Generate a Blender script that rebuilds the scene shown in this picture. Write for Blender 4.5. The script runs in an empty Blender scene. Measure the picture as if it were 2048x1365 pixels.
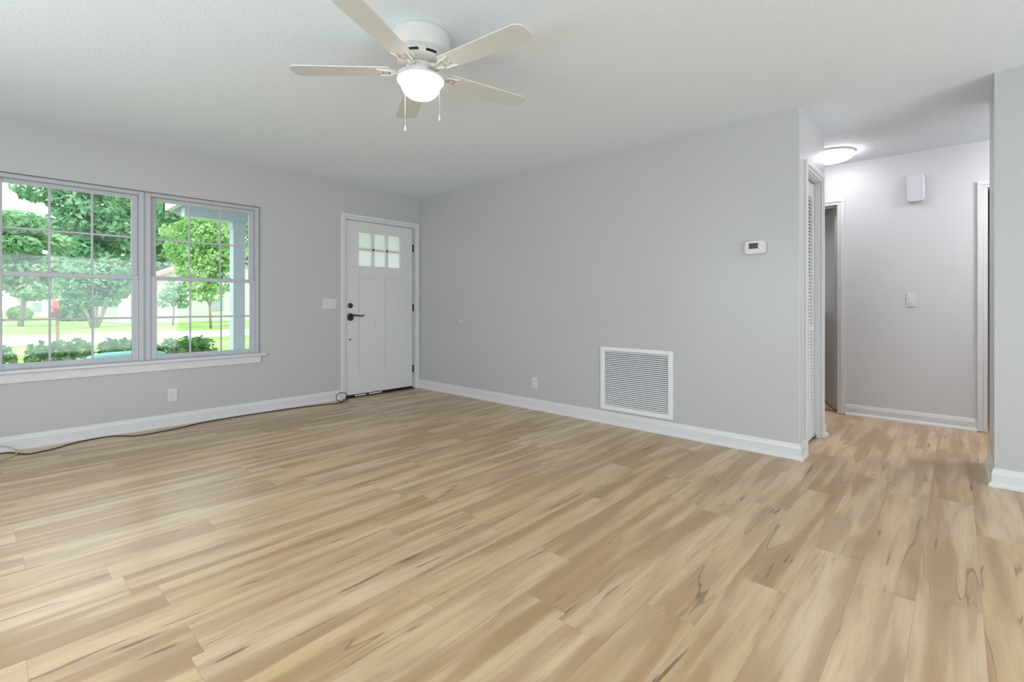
import bpy, math, random
from mathutils import Vector, Matrix
random.seed(7)
sc = bpy.context.scene
col = sc.collection
PI = math.pi
H = 2.44                      # ceiling height

# ------------------------------------------------------------------ camera
cam_d = bpy.data.cameras.new('camera')
cam = bpy.data.objects.new('camera', cam_d)
col.objects.link(cam)
cam.location = (-3.8081, -5.1081, 1.0747)
cam.rotation_euler = (PI / 2, 0, -math.radians(47.4969))
cam_d.sensor_width = 36.0
cam_d.lens = 972.26 / 2048 * 36
cam_d.shift_y = -(682.5 - 608.38) / 2048
cam_d.clip_end = 400
sc.camera = cam

# ------------------------------------------------------------------ world, sun, daylight, fill lights, exposure
w = bpy.data.worlds.new('sky'); sc.world = w
w.use_nodes = True
wn = w.node_tree; wn.nodes.clear()
wo = wn.nodes.new('ShaderNodeOutputWorld'); wb = wn.nodes.new('ShaderNodeBackground')
wb.inputs['Color'].default_value = (0.90, 0.95, 1.0, 1)
wb.inputs['Strength'].default_value = 2.6
wn.links.new(wb.outputs[0], wo.inputs[0])

def light(name, kind, loc, rot, energy, color=(1, 1, 1), **kw):
    d = bpy.data.lights.new(name, kind); d.energy = energy; d.color = color
    for k, v in kw.items(): setattr(d, k, v)
    o = bpy.data.objects.new(name, d); col.objects.link(o)
    o.location = loc; o.rotation_euler = rot
    return o
# hazy sun from behind the house: it only reaches the yard
light('sun', 'SUN', (0, -20, 30), (math.radians(38), 0, math.radians(-25)), 2.2, (1, .97, .9), angle=math.radians(12))
# fill lights added to brighten the rooms, at made-up openings out of view
light('fill_back', 'AREA', (-2.35, -8.32, 1.07), (PI / 2, 0, 0), 63, (0.76, 0.90, 1.0), shape='RECTANGLE', size=3.3, size_y=1.95)  # added fill from behind the camera; its patio door is assumed
light('fill_left', 'AREA', (-5.36, -3.15, 1.18), (PI / 2, 0, -PI / 2), 44, (0.82, 0.92, 1.0), shape='RECTANGLE', size=3.4, size_y=1.25)  # added fill for the long wall, left opening made up
light('fill_left_rear', 'AREA', (-5.36, -6.0, 1.30), (PI / 2, 0, -PI / 2), 6, (0.80, 0.91, 1.0), shape='RECTANGLE', size=1.2, size_y=1.4)  # added fill aimed at the hall wall, rear opening made up
light('fill_bath', 'AREA', (4.06, -3.2, 1.5), (PI / 2, 0, PI / 2), 2.2, (0.95, 0.96, 1.0), shape='RECTANGLE', size=.8, size_y=1.0)  # added fill to brighten the ajar door leaf, no window known there
# daylight through the two front windows (sky portal)
for k, x in enumerate((-3.318, -2.399)):
    p = light('sky_portal', 'AREA', (x, 0.16, 1.305), (-PI / 2, 0, 0), 1, shape='RECTANGLE', size=.9, size_y=1.45)
    p.data.cycles.is_portal = True
vs = sc.view_settings
vs.view_transform = 'Standard'; vs.look = 'None'; vs.gamma = 1.0; vs.use_curve_mapping = False
vs.exposure = 0.0
sc.cycles.max_bounces = 10
sc.cycles.diffuse_bounces = 7
sc.cycles.transparent_max_bounces = 16

# ------------------------------------------------------------------ node helpers / materials
class NT:
    def __init__(s, name):
        s.m = bpy.data.materials.new(name); s.m.use_nodes = True
        s.t = s.m.node_tree; s.n = s.t.nodes; s.n.clear()
        s.out = s.n.new('ShaderNodeOutputMaterial')
    def new(s, t, **kw):
        n = s.n.new(t)
        for k, v in kw.items(): setattr(n, k, v)
        return n
    def link(s, a, b): s.t.links.new(a, b)
    def put(s, sock, v):
        if hasattr(v, 'is_output') or isinstance(v, bpy.types.NodeSocket): s.link(v, sock)
        else: sock.default_value = v
    def math(s, op, a, b=None, c=None):
        n = s.new('ShaderNodeMath', operation=op)
        s.put(n.inputs[0], a)
        if b is not None: s.put(n.inputs[1], b)
        if c is not None: s.put(n.inputs[2], c)
        return n.outputs[0]
    def mix(s, f, a, b, bt='MIX'):
        n = s.new('ShaderNodeMix', data_type='RGBA', blend_type=bt)
        s.put(n.inputs[0], f); s.put(n.inputs[6], a); s.put(n.inputs[7], b)
        return n.outputs[2]
    def smooth(s, x, lo, hi):
        n = s.new('ShaderNodeMapRange', interpolation_type='SMOOTHSTEP')
        s.put(n.inputs[0], x); n.inputs[1].default_value = lo; n.inputs[2].default_value = hi
        return n.outputs[0]
    def vec(s, x, y, z):
        n = s.new('ShaderNodeCombineXYZ')
        for i, v in enumerate((x, y, z)): s.put(n.inputs[i], v)
        return n.outputs[0]
    def noise(s, v, scale=1.0, detail=2.0, w=None, dist=0.0, rough=.5):
        n = s.new('ShaderNodeTexNoise')
        if w is not None:
            n.noise_dimensions = '4D'; s.put(n.inputs['W'], w)
        s.put(n.inputs['Vector'], v)
        n.inputs['Scale'].default_value = scale; n.inputs['Detail'].default_value = detail
        n.inputs['Distortion'].default_value = dist; n.inputs['Roughness'].default_value = rough
        return n.outputs[0]
    def bsdf(s, color, rough=.5, spec=.5, metal=0.0, **kw):
        b = s.new('ShaderNodeBsdfPrincipled')
        s.put(b.inputs['Base Color'], color); s.put(b.inputs['Roughness'], rough)
        b.inputs['Specular IOR Level'].default_value = spec; b.inputs['Metallic'].default_value = metal
        for k, v in kw.items(): s.put(b.inputs[k.replace('_', ' ')], v)
        s.link(b.outputs[0], s.out.inputs[0])
        return b
    def bump(s, b, h, strength=.2, dist=.01):
        n = s.new('ShaderNodeBump'); n.inputs['Strength'].default_value = strength
        n.inputs['Distance'].default_value = dist; s.link(h, n.inputs['Height'])
        s.link(n.outputs[0], b.inputs['Normal'])
    def pos(s):
        return s.new('ShaderNodeNewGeometry').outputs['Position']
    def obj(s):
        return s.new('ShaderNodeTexCoord').outputs['Object']

def c4(r, g, b): return (r, g, b, 1)
def paint(name, colr, rough=.45, spec=.35, bump=0.0, scale=120.0, dist=.002, var=.03):
    t = NT(name); p = t.pos()
    n = t.noise(p, 1.3, 2)
    cc = t.mix(n, c4(*[v * (1 - var) for v in colr]), c4(*[min(1, v * (1 + var)) for v in colr]))
    b = t.bsdf(cc, rough, spec)
    if bump:
        h = t.noise(p, scale, 3)
        t.bump(b, h, bump, dist)
    return t.m
def plain(name, colr, rough=.4, spec=.5, metal=0.0, emit=None, es=0.0):
    t = NT(name); p = t.obj()
    n = t.noise(p, 6, 2)
    cc = t.mix(n, c4(*[v * .96 for v in colr]), c4(*colr))
    b = t.bsdf(cc, rough, spec, metal)
    if emit:
        b.inputs['Emission Color'].default_value = c4(*emit); b.inputs['Emission Strength'].default_value = es
    return t.m

M_wall = paint('wall_paint', (.495, .50, .50), .32, .35, .12, 160, .0012)
M_wall_lit = paint('wall_paint_lit', (.61, .605, .615), .38, .35, .12, 160, .0012)  # wall paint lightened for hall and closet end, fill light put into colour
M_trim = paint('trim_paint', (.67, .67, .675), .32, .45, 0)
M_vinyl = paint('window_vinyl', (.49, .50, .53), .35, .45, 0)
M_white = plain('white_plastic', (.655, .655, .655), .35)
M_chime = plain('chime_plastic', (.62, .60, .65), .4)
M_fan = plain('fan_enamel', (.72, .72, .69), .32)
M_blade = plain('blade_white', (.66, .66, .65), .45)
M_black = plain('black_metal', (.012, .012, .013), .35)
M_dark = plain('dark_slot', (.02, .02, .02), .8)
M_bronze = plain('dark_bronze', (.06, .05, .04), .4, .5, .6)
M_steel = plain('brushed_steel', (.45, .44, .42), .35, .5, 1.0)
M_grille = plain('grille_enamel', (.78, .79, .80), .35)
M_screen = plain('display_green_black', (.012, .02, .006), .2)
M_grey = plain('grey_rubber', (.25, .25, .25), .5)
M_cable = plain('black_cable', (.018, .014, .010), .45)
M_beige = plain('beige_cable', (.50, .46, .36), .45)
M_leafdoor = paint('hall_door_paint', (.62, .59, .54), .55, .2)

def ceiling_mat():
    t = NT('textured_ceiling'); p = t.pos()
    b = t.bsdf(c4(.80, .865, .93), .75, .2)
    n1 = t.noise(p, 85, 3, rough=.6); n2 = t.noise(p, 34, 2)
    h = t.math('ADD', t.smooth(n1, .42, .66), t.math('MULTIPLY', n2, .6))
    t.bump(b, h, .28, .004)
    return t.m
M_ceil = ceiling_mat()

def floor_mat():
    t = NT('vinyl_plank_floor')
    sp = t.new('ShaderNodeSeparateXYZ'); t.link(t.pos(), sp.inputs[0])
    x, y = sp.outputs[0], sp.outputs[1]
    W, L = .178, 1.22
    yy = t.math('DIVIDE', t.math('ADD', y, 4.995), W)
    row = t.math('FLOOR', yy); fy = t.math('FRACT', yy)
    wr = t.new('ShaderNodeTexWhiteNoise', noise_dimensions='1D'); t.link(row, wr.inputs['W'])
    xo = t.math('ADD', t.math('DIVIDE', x, L), t.math('MULTIPLY', wr.outputs[0], 7.31))
    cl = t.math('FLOOR', xo); fx = t.math('FRACT', xo)
    pid = t.math('ADD', t.math('MULTIPLY', row, 17.37), t.math('MULTIPLY', cl, 3.713))
    wp = t.new('ShaderNodeTexWhiteNoise', noise_dimensions='1D'); t.link(pid, wp.inputs['W'])
    rs = t.new('ShaderNodeSeparateColor'); t.link(wp.outputs['Color'], rs.inputs[0])
    r1, r2, r3 = rs.outputs
    wv = t.math('MULTIPLY', wp.outputs[0], 80.0)
    # broad heartwood swathes running along the plank
    v1 = t.vec(t.math('MULTIPLY', x, .9), t.math('MULTIPLY', y, 11.0), 0.0)
    n1 = t.noise(v1, 1.0, 1.6, wv, .5, .4)
    th = t.math('ADD', n1, t.math('MULTIPLY', t.math('SUBTRACT', r3, .5), .07))
    heart = t.math('ADD', t.math('MULTIPLY', t.smooth(th, .36, .66), .68), t.math('MULTIPLY', t.smooth(th, .503, .53), .32))
    edge = t.math('SUBTRACT', 1.0, t.smooth(t.math('ABSOLUTE', t.math('SUBTRACT', th, .508)), .002, .011))
    m2 = t.smooth(t.noise(t.vec(t.math('MULTIPLY', x, 1.3), t.math('MULTIPLY', y, 6), 3.0), 1.0, 1.0, wv), .50, .66)
    edge = t.math('MULTIPLY', edge, m2)
    # mottling and fine grain
    n3 = t.noise(t.vec(t.math('MULTIPLY', x, 1.9), t.math('MULTIPLY', y, 17), 0.0), 1.0, 3.5, wv, .35)
    n2 = t.noise(t.vec(t.math('MULTIPLY', x, 5.0), t.math('MULTIPLY', y, 95), 0.0), 1.0, 3.0, wv)
    # short dark streaks
    n4 = t.noise(t.vec(t.math('MULTIPLY', x, 3.4), t.math('MULTIPLY', y, 46), 9.0), 1.0, 2.0, wv, .5)
    n5 = t.noise(t.vec(t.math('MULTIPLY', x, 1.6), t.math('MULTIPLY', y, 5), 5.0), 1.0, 1.0, wv)
    streak = t.math('MULTIPLY', t.smooth(n4, .61, .70), t.smooth(n5, .48, .62))
    # knots
    vo = t.new('ShaderNodeTexVoronoi', voronoi_dimensions='4D')
    t.link(t.vec(t.math('MULTIPLY', x, 1.5), t.math('MULTIPLY', y, 4.0), 0.0), vo.inputs['Vector']); t.link(wv, vo.inputs['W'])
    vo.inputs['Scale'].default_value = 1.0
    kd = t.math('ADD', vo.outputs['Distance'], t.math('MULTIPLY', t.math('SUBTRACT', n3, .5), .25))
    knot = t.math('MULTIPLY', t.math('SUBTRACT', 1.0, t.smooth(kd, .04, .15)), .75)
    halo = t.math('MULTIPLY', t.math('SUBTRACT', 1.0, t.smooth(kd, .10, .45)), .45)
    pale = t.mix(r1, c4(.63, .44, .22), c4(.68, .51, .315))
    tan = t.mix(r2, c4(.36, .205, .08), c4(.43, .265, .14))
    base = t.mix(t.math('MULTIPLY', heart, .85), pale, tan)
    base = t.mix(t.math('MULTIPLY', t.smooth(n3, .44, .68), .7), base, c4(.42, .285, .165))
    base = t.mix(t.math('MULTIPLY', t.smooth(n3, .50, .25), .4), base, c4(.72, .60, .44))
    base = t.mix(halo, base, c4(.38, .24, .13))
    base = t.mix(t.math('MULTIPLY', t.smooth(n2, .40, .75), .28), base, c4(.36, .25, .15))
    base = t.mix(t.math('MULTIPLY', edge, .6), base, c4(.14, .085, .045))
    base = t.mix(t.math('MULTIPLY', streak, .75), base, c4(.13, .08, .045))
    base = t.mix(knot, base, c4(.16, .095, .05))
    # seams
    dy = t.math('MULTIPLY', t.math('MINIMUM', fy, t.math('SUBTRACT', 1.0, fy)), W)
    dx = t.math('MULTIPLY', t.math('MINIMUM', fx, t.math('SUBTRACT', 1.0, fx)), L)
    sd = t.math('MINIMUM', dy, dx)
    seam = t.math('SUBTRACT', 1.0, t.smooth(sd, .0004, .0018))
    base = t.mix(t.math('MULTIPLY', seam, .28), base, c4(.20, .13, .08))
    rough = t.math('ADD', .27, t.math('MULTIPLY', n3, .10))
    b = t.bsdf(base, rough, .75)
    hgt = t.math('SUBTRACT', t.math('ADD', t.math('MULTIPLY', n2, .35), t.math('MULTIPLY', n3, .6)), t.math('MULTIPLY', seam, .8))
    t.bump(b, hgt, .12, .004)
    return t.m
M_floor = floor_mat()

def glass_mat(name, tint, refl=.06, rough=.0):
    t = NT(name)
    tr = t.new('ShaderNodeBsdfTransparent'); tr.inputs[0].default_value = c4(*tint)
    gl = t.new('ShaderNodeBsdfGlossy'); gl.inputs['Roughness'].default_value = rough
    lw = t.new('ShaderNodeFresnel'); lw.inputs[0].default_value = 1.45
    mx = t.new('ShaderNodeMixShader'); t.link(lw.outputs[0], mx.inputs[0])
    t.link(tr.outputs[0], mx.inputs[1]); t.link(gl.outputs[0], mx.inputs[2]); t.link(mx.outputs[0], t.out.inputs[0])
    return t.m
M_glass = glass_mat('window_glass', (.95, .97, .96))
def frosted():
    t = NT('frosted_glass')
    b = t.new('ShaderNodeBsdfTranslucent'); b.inputs[0].default_value = c4(.96, .90, 1.0)
    g = t.new('ShaderNodeBsdfGlossy'); g.inputs['Roughness'].default_value = .2
    tr = t.new('ShaderNodeBsdfTransparent'); tr.inputs[0].default_value = c4(.95, .97, 1.0)
    m0 = t.new('ShaderNodeMixShader'); m0.inputs[0].default_value = .04
    t.link(b.outputs[0], m0.inputs[1]); t.link(tr.outputs[0], m0.inputs[2])
    m1 = t.new('ShaderNodeMixShader'); m1.inputs[0].default_value = .04
    t.link(m0.outputs[0], m1.inputs[1]); t.link(g.outputs[0], m1.inputs[2]); t.link(m1.outputs[0], t.out.inputs[0])
    return t.m
M_frost = frosted()
def globe(name, colr, s):
    t = NT(name)
    b = t.bsdf(c4(.9, .88, .84), .3, .5)
    b.inputs['Emission Color'].default_value = c4(*colr); b.inputs['Emission Strength'].default_value = s
    return t.m
M_globe = globe('lit_fan_globe', (1.0, .93, .82), 8.0)
M_rim = globe('glass_bowl_rim', (1.0, .72, .55), .35)
M_hall = globe('lit_hall_diffuser', (.97, .96, 1.0), 17.0)
M_hall_fill = globe('hall_fill_diffuser', (.97, .96, 1.0), 66.0)

def leaf_mat(name, a, b2, sc_=3.0, trans=.35):
    t = NT(name); p = t.pos()
    n = t.noise(p, sc_, 3)
    cc = t.mix(t.smooth(n, .35, .65), c4(*a), c4(*b2))
    d = t.new('ShaderNodeBsdfDiffuse'); tl = t.new('ShaderNodeBsdfTranslucent')
    t.link(cc, d.inputs[0]); t.link(cc, tl.inputs[0])
    m = t.new('ShaderNodeMixShader'); m.inputs[0].default_value = trans
    t.link(d.outputs[0], m.inputs[1]); t.link(tl.outputs[0], m.inputs[2]); t.link(m.outputs[0], t.out.inputs[0])
    return t.m
M_leaf = leaf_mat('leaf_mid_green', (.16, .38, .19), (.40, .62, .36), .6)
M_leaf2 = leaf_mat('leaf_deep_green', (.11, .33, .17), (.30, .54, .32), .8)
M_leaf3 = leaf_mat('leaf_yellow_green', (.22, .46, .15), (.48, .70, .32), .9)
M_hedge = leaf_mat('hedge_leaf', (.08, .26, .09), (.30, .52, .22), 9.0)
M_bark = paint('bark', (.30, .28, .24), .9, .1, .5, 20, .03, .25)
def grass_mat():
    t = NT('lawn_grass'); p = t.pos()
    n = t.noise(p, .35, 4); n2 = t.noise(p, 6, 3)
    cc = t.mix(t.smooth(n, .4, .62), c4(.24, .42, .11), c4(.38, .47, .22))
    cc = t.mix(t.math('MULTIPLY', n2, .35), cc, c4(.20, .38, .12))
    b = t.bsdf(cc, .9, .1); t.bump(b, n2, .5, .05)
    return t.m
M_grass = grass_mat()
M_road = paint('pale_concrete', (.62, .60, .58), .85, .2, .2, 30, .01, .06)
M_siding = paint('white_siding', (.56, .56, .54), .6, .2)
M_roof = paint('reddish_roof', (.50, .26, .24), .8, .1, .3, 10, .02, .15)
M_porch = paint('porch_white', (.60, .65, .79), .5, .3)
M_wood = paint('weathered_wood', (.25, .19, .11), .8, .2, .4, 30, .01, .2)
M_mbox = paint('brown_mailbox_paint', (.10, .07, .045), .5, .4)
M_red = paint('red_paint', (.72, .10, .10), .5, .4)
M_teal = paint('turquoise_body', (.24, .66, .63), .35, .5)
M_pane = paint('dark_window_pane', (.35, .42, .45), .2, .5)

# ------------------------------------------------------------------ geometry helpers
class MB:
    def __init__(s): s.v = []; s.f = []; s.mi = []; s.sm = []
    def add(s, vs, fs, mi=0, smooth=False):
        o = len(s.v); s.v += [tuple(v) for v in vs]
        for f in fs:
            s.f.append([o + i for i in f]); s.mi.append(mi); s.sm.append(smooth)
    def box(s, x0, x1, y0, y1, z0, z1, mi=0, mat=None):
        x0, x1 = min(x0, x1), max(x0, x1); y0, y1 = min(y0, y1), max(y0, y1); z0, z1 = min(z0, z1), max(z0, z1)
        vs = [(x0, y0, z0), (x1, y0, z0), (x1, y1, z0), (x0, y1, z0), (x0, y0, z1), (x1, y0, z1), (x1, y1, z1), (x0, y1, z1)]
        if mat is not None: vs = [mat @ Vector(v) for v in vs]
        s.add(vs, [(0, 3, 2, 1), (4, 5, 6, 7), (0, 1, 5, 4), (1, 2, 6, 5), (2, 3, 7, 6), (3, 0, 4, 7)], mi)
    def lathe(s, prof, n=32, c=(0, 0, 0), mi=0, mat=None, smooth=True, sx=1, sy=1):
        vs = []; fs = []
        for r, z in prof:
            for k in range(n):
                a = 2 * PI * k / n
                vs.append(Vector((c[0] + sx * r * math.cos(a), c[1] + sy * r * math.sin(a), c[2] + z)))
        m = len(prof)
        for i in range(m - 1):
            for k in range(n):
                k2 = (k + 1) % n
                fs.append((i * n + k, (i + 1) * n + k, (i + 1) * n + k2, i * n + k2))
        if prof[0][0] > 1e-5: fs.append(tuple(range(n)))
        if prof[-1][0] > 1e-5: fs.append(tuple((m - 1) * n + n - 1 - k for k in range(n)))
        if mat is not None: vs = [mat @ v for v in vs]
        s.add(vs, fs, mi, smooth)
    def tube(s, pts, r, n=8, mi=0, closed=False, smooth=True):
        pts = [Vector(p) for p in pts]; rs = r if isinstance(r, (list, tuple)) else [r] * len(pts)
        vs = []; fs = []; m = len(pts); prev = None
        for i, p in enumerate(pts):
            if closed: t = pts[(i + 1) % m] - pts[i - 1]
            else: t = pts[min(i + 1, m - 1)] - pts[max(i - 1, 0)]
            t.normalize()
            if prev is None:
                a = Vector((0, 0, 1)) if abs(t.z) < .9 else Vector((1, 0, 0))
            else: a = prev
            u = (a - t * a.dot(t)); u.normalize(); w_ = t.cross(u); prev = u
            for k in range(n):
                an = 2 * PI * k / n
                vs.append(p + (u * math.cos(an) + w_ * math.sin(an)) * rs[i])
        for i in range(m if closed else m - 1):
            j = (i + 1) % m
            for k in range(n):
                k2 = (k + 1) % n
                fs.append((i * n + k, i * n + k2, j * n + k2, j * n + k))
        if not closed:
            fs.append(tuple(n - 1 - k for k in range(n))); fs.append(tuple((m - 1) * n + k for k in range(n)))
        s.add(vs, fs, mi, smooth)
    def prism(s, poly, z0, z1, mi=0, mat=None):
        n = len(poly)
        vs = [Vector((x, y, z0)) for x, y in poly] + [Vector((x, y, z1)) for x, y in poly]
        if mat is not None: vs = [mat @ v for v in vs]
        fs = [tuple(n - 1 - k for k in range(n)), tuple(n + k for k in range(n))]
        for k in range(n):
            k2 = (k + 1) % n; fs.append((k, k2, n + k2, n + k))
        s.add(vs, fs, mi)
    def sweep(s, path, prof, mi=0):
        """profile (offset to the right-hand side of the path, height) swept along a plan polyline with mitres"""
        n = len(prof); vs = []; m = len(path)
        P = [Vector((p[0], p[1])) for p in path]
        for i in range(m):
            d0 = (P[i] - P[i - 1]).normalized() if i > 0 else None
            d1 = (P[i + 1] - P[i]).normalized() if i < m - 1 else None
            if d0 is None: d0 = d1
            if d1 is None: d1 = d0
            n0 = Vector((d0.y, -d0.x)); n1 = Vector((d1.y, -d1.x))
            b = (n0 + n1); b = b / max(b.dot(n0), 1e-6) if b.length > 1e-6 else n0
            for o, h in prof: vs.append((P[i].x + b.x * o, P[i].y + b.y * o, h))
        fs = []
        for i in range(m - 1):
            for k in range(n):
                k2 = (k + 1) % n
                fs.append((i * n + k, (i + 1) * n + k, (i + 1) * n + k2, i * n + k2))
        fs.append(tuple(range(n))); fs.append(tuple((m - 1) * n + n - 1 - k for k in range(n)))
        s.add(vs, fs, mi)
    def build(s, name, mats, parent=None, bevel=0.0, origin=None, segs=2):
        me = bpy.data.meshes.new(name)
        vs = s.v
        if origin is not None: vs = [(v[0] - origin[0], v[1] - origin[1], v[2] - origin[2]) for v in vs]
        me.from_pydata(vs, [], s.f)
        mats = mats if isinstance(mats, (list, tuple)) else [mats]
        for m in mats: me.materials.append(m)
        for p, mi, sm in zip(me.polygons, s.mi, s.sm):
            p.material_index = mi; p.use_smooth = sm
        import bmesh
        bm = bmesh.new(); bm.from_mesh(me); bmesh.ops.recalc_face_normals(bm, faces=bm.faces); bm.to_mesh(me); bm.free()
        me.update()
        o = bpy.data.objects.new(name, me); col.objects.link(o)
        if origin is not None: o.location = origin
        if parent is not None: o.parent = parent
        if bevel:
            b = o.modifiers.new('bevel', 'BEVEL'); b.width = bevel; b.segments = segs; b.limit_method = 'ANGLE'; b.angle_limit = math.radians(40)
        return o

def tag(o, label, cat, group=None):
    o['label'] = label; o['category'] = cat
    if group: o['group'] = group
    return o
def thing(name, label, cat, loc, rz=0.0, group=None):
    o = bpy.data.objects.new(name, None); col.objects.link(o)
    o.empty_display_size = .05
    o.location = loc; o.rotation_euler = (0, 0, rz)
    return tag(o, label, cat, group)
def struct(o, label=None, cat=None):
    o['kind'] = 'structure'
    if label: o['label'] = label
    if cat: o['category'] = cat
    return o
def boxes(name, lst, mats, parent=None, bevel=0.0):
    b = MB()
    for l in lst: b.box(*l)
    return b.build(name, mats, parent, bevel)
def sblock(name, lst, mats, label, cat, bevel=0.0):
    return struct(boxes(name, lst, mats, None, bevel), label, cat)

# ------------------------------------------------------------------ the room shell
XL, YB, XR = -5.3, -8.3, 4.0
LR = 4.307                       # the right wall ends at y = -LR
XC = 0.838                       # hall side of the closet
XH = 1.853                       # far wall of the hall
XP, YP, DP = .2265, -5.268, .568  # wall at the right edge of the photo
sblock('floor', [(XL, XR, YB, .14, -.12, 0)], M_floor, 'pale rustic wood plank floor running through room and hall', 'floor')
sblock('ceiling', [(XL, XR, YB, .14, H, H + .15)], M_ceil, 'white textured ceiling over the room and hall', 'ceiling')
# front wall with openings for window_1 and window_2 together (x -3.79..-1.93) and for the door
WX0, WX1, WZ0, WZ1 = -3.79, -1.93, .565, 2.04
DX0, DX1, DZ = -1.03, -.085, 2.048
sblock('wall_front', [(XL, WX0, 0, .14, 0, H), (WX0, WX1, 0, .14, 0, WZ0), (WX0, WX1, 0, .14, WZ1, H),
                      (WX1, DX0, 0, .14, 0, H), (DX0, DX1, 0, .14, DZ, H), (DX1, XR, 0, .14, 0, H)], M_wall,
       'light grey front wall around the windows and front door', 'wall')
sblock('wall_right', [(0, .10, -LR + .004, 0, 0, H)], M_wall, 'long light grey wall with return air grille and thermostat', 'wall')
CX0, CX1, CZ = .205, .705, 2.045
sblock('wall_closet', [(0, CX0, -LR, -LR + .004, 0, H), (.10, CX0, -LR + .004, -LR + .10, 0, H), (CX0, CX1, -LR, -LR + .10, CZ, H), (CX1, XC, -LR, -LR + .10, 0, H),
                       (XC - .10, XC, -LR + .10, -2.2, 0, H), (.10, XC - .10, -3.6, -3.5, 0, H)], M_wall_lit,
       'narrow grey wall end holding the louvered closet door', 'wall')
HY0, HY1, HZ = -4.243, -3.47, 2.045   # left door opening in the far hall wall
RY0, RY1 = -6.05, -5.29               # right door opening in the far hall wall
XH2 = XH + .115
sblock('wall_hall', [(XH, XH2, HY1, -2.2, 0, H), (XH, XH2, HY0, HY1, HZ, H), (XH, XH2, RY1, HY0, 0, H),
                     (XH, XH2, RY0, RY1, HZ, H), (XH, XH2, -6.6, RY0, 0, H)], M_wall_lit,
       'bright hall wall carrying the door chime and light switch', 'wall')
sblock('wall_entry', [(XP, XP + DP, YB, YP, 0, H)], M_wall, 'light grey wall at the right edge of the photo', 'wall')
sblock('wall_hall_ends', [(XC - .1, XR, -2.2, -2.1, 0, H), (XP + DP, XR, -6.7, -6.6, 0, H), (XH2, XR, -4.95, -4.85, 0, H)], M_wall,
       'partition walls of the rooms behind the hall', 'wall')
sblock('wall_outer', [(XR, XR + .12, YB, -3.65, 0, H), (XR, XR + .12, -2.75, .14, 0, H), (XR, XR + .12, -3.65, -2.75, 0, .95), (XR, XR + .12, -3.65, -2.75, 2.05, H), (XP + DP, XR, YB - .12, YB, 0, H)], M_wall, 'outer walls behind the hall rooms', 'wall')  # the opening here is added for the bath fill light
sblock('wall_left', [(XL - .12, XL, -8.42, -6.65, 0, H), (XL - .12, XL, -5.35, -4.9, 0, H), (XL - .12, XL, -1.4, .14, 0, H)] + [(XL - .12, XL, a_, b_, c_, d_) for a_, b_ in ((-4.9, -1.4), (-6.65, -5.35)) for c_, d_ in ((0, .53), (2.04, H))],
       M_wall, 'left wall out of the picture with openings added for fill light', 'wall')
sblock('wall_back', [(XL, -4.05, YB - .12, YB, 0, H), (-4.05, -.65, YB - .12, YB, 2.08, H), (-.65, XP + DP, YB - .12, YB, 0, H), (-4.05, -.65, YB - .12, YB, 0, .06)],
       M_wall, 'back wall behind the camera with an opening added for fill light', 'wall')

# baseboards with shoe moulding
BP = [(0, 0), (.026, 0), (.026, .010), (.021, .022), (.012, .030), (.012, .074), (.008, .092), (.003, .106), (0, .108)]
def base(name, path, label):
    b = MB(); b.sweep(path, BP); return struct(b.build(name, M_trim), label, 'baseboard')
base('baseboard_front', [(XL, 0), (-1.089, 0)], 'white baseboard under the front windows')
base('baseboard_right', [(0, -.001), (0, -LR), (.148, -LR)], 'white baseboard along the long grey wall and its end')
base('baseboard_closet', [(.772, -LR), (XC, -LR), (XC, -2.21)], 'short white baseboard at the hall corner of the closet')
base('baseboard_hall', [(XH, -4.306), (XH, -5.230)], 'white baseboard on the far hall wall')
base('baseboard_entry', [(XP + DP, YP - .002), (XP + DP, YP), (XP, YP), (XP, YB)][1:], 'white baseboard wrapping the wall at right')

# casings: inner rectangle (a0..a1, top z1), width wd, on a wall plane; axis 'x' = along x on y plane, 'y' = along y on x plane
def casing(name, axis, plane, a0, a1, z1, label, wd=.060, th=.017, z0=0.0, sides=(1, 1)):
    # stepped colonial profile: a thicker outer band and a thinner inner band, mitred at the head
    b = MB()
    def seg(lo, hi, zlo, zhi, t):
        if axis == 'x': b.box(lo, hi, plane - t, plane, zlo, zhi)
        else: b.box(plane - t, plane, lo, hi, zlo, zhi)
    for (i0, i1, t) in ((0.0, wd * .42, th * .62), (wd * .42, wd, th)):
        if sides[0]: seg(a0 - i1, a0 - i0, z0, z1 + i0, t)
        if sides[1]: seg(a1 + i0, a1 + i1, z0, z1 + i0, t)
        seg(a0 - (i1 if sides[0] else 0), a1 + (i1 if sides[1] else 0), z1 + i0, z1 + i1, t)
    return struct(b.build(name, M_trim, None, .003), label, 'door casing')
casing('trim_1', 'x', 0, DX0 + .004, DX1 + .018, DZ - .004, 'white casing around the front door')
casing('trim_2', 'x', -LR, CX0, CX1, CZ, 'white casing around the louvered closet door', z0=.006)
casing('trim_3', 'y', XH, HY0, HY1, HZ, 'white casing around the ajar hall door at left', z0=.008)
casing('trim_4', 'y', XH, RY0, RY1, HZ, 'white casing at the right end of the hall wall', z0=.008)
# window stool and apron
st = boxes('trim_5', [(-3.90, -1.893, -.045, .040, .566, .588), (-3.86, -1.935, -.016, 0, .494, .566)], M_trim, None, .004)
struct(st, 'white window stool and apron under both front windows', 'window sill')
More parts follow.
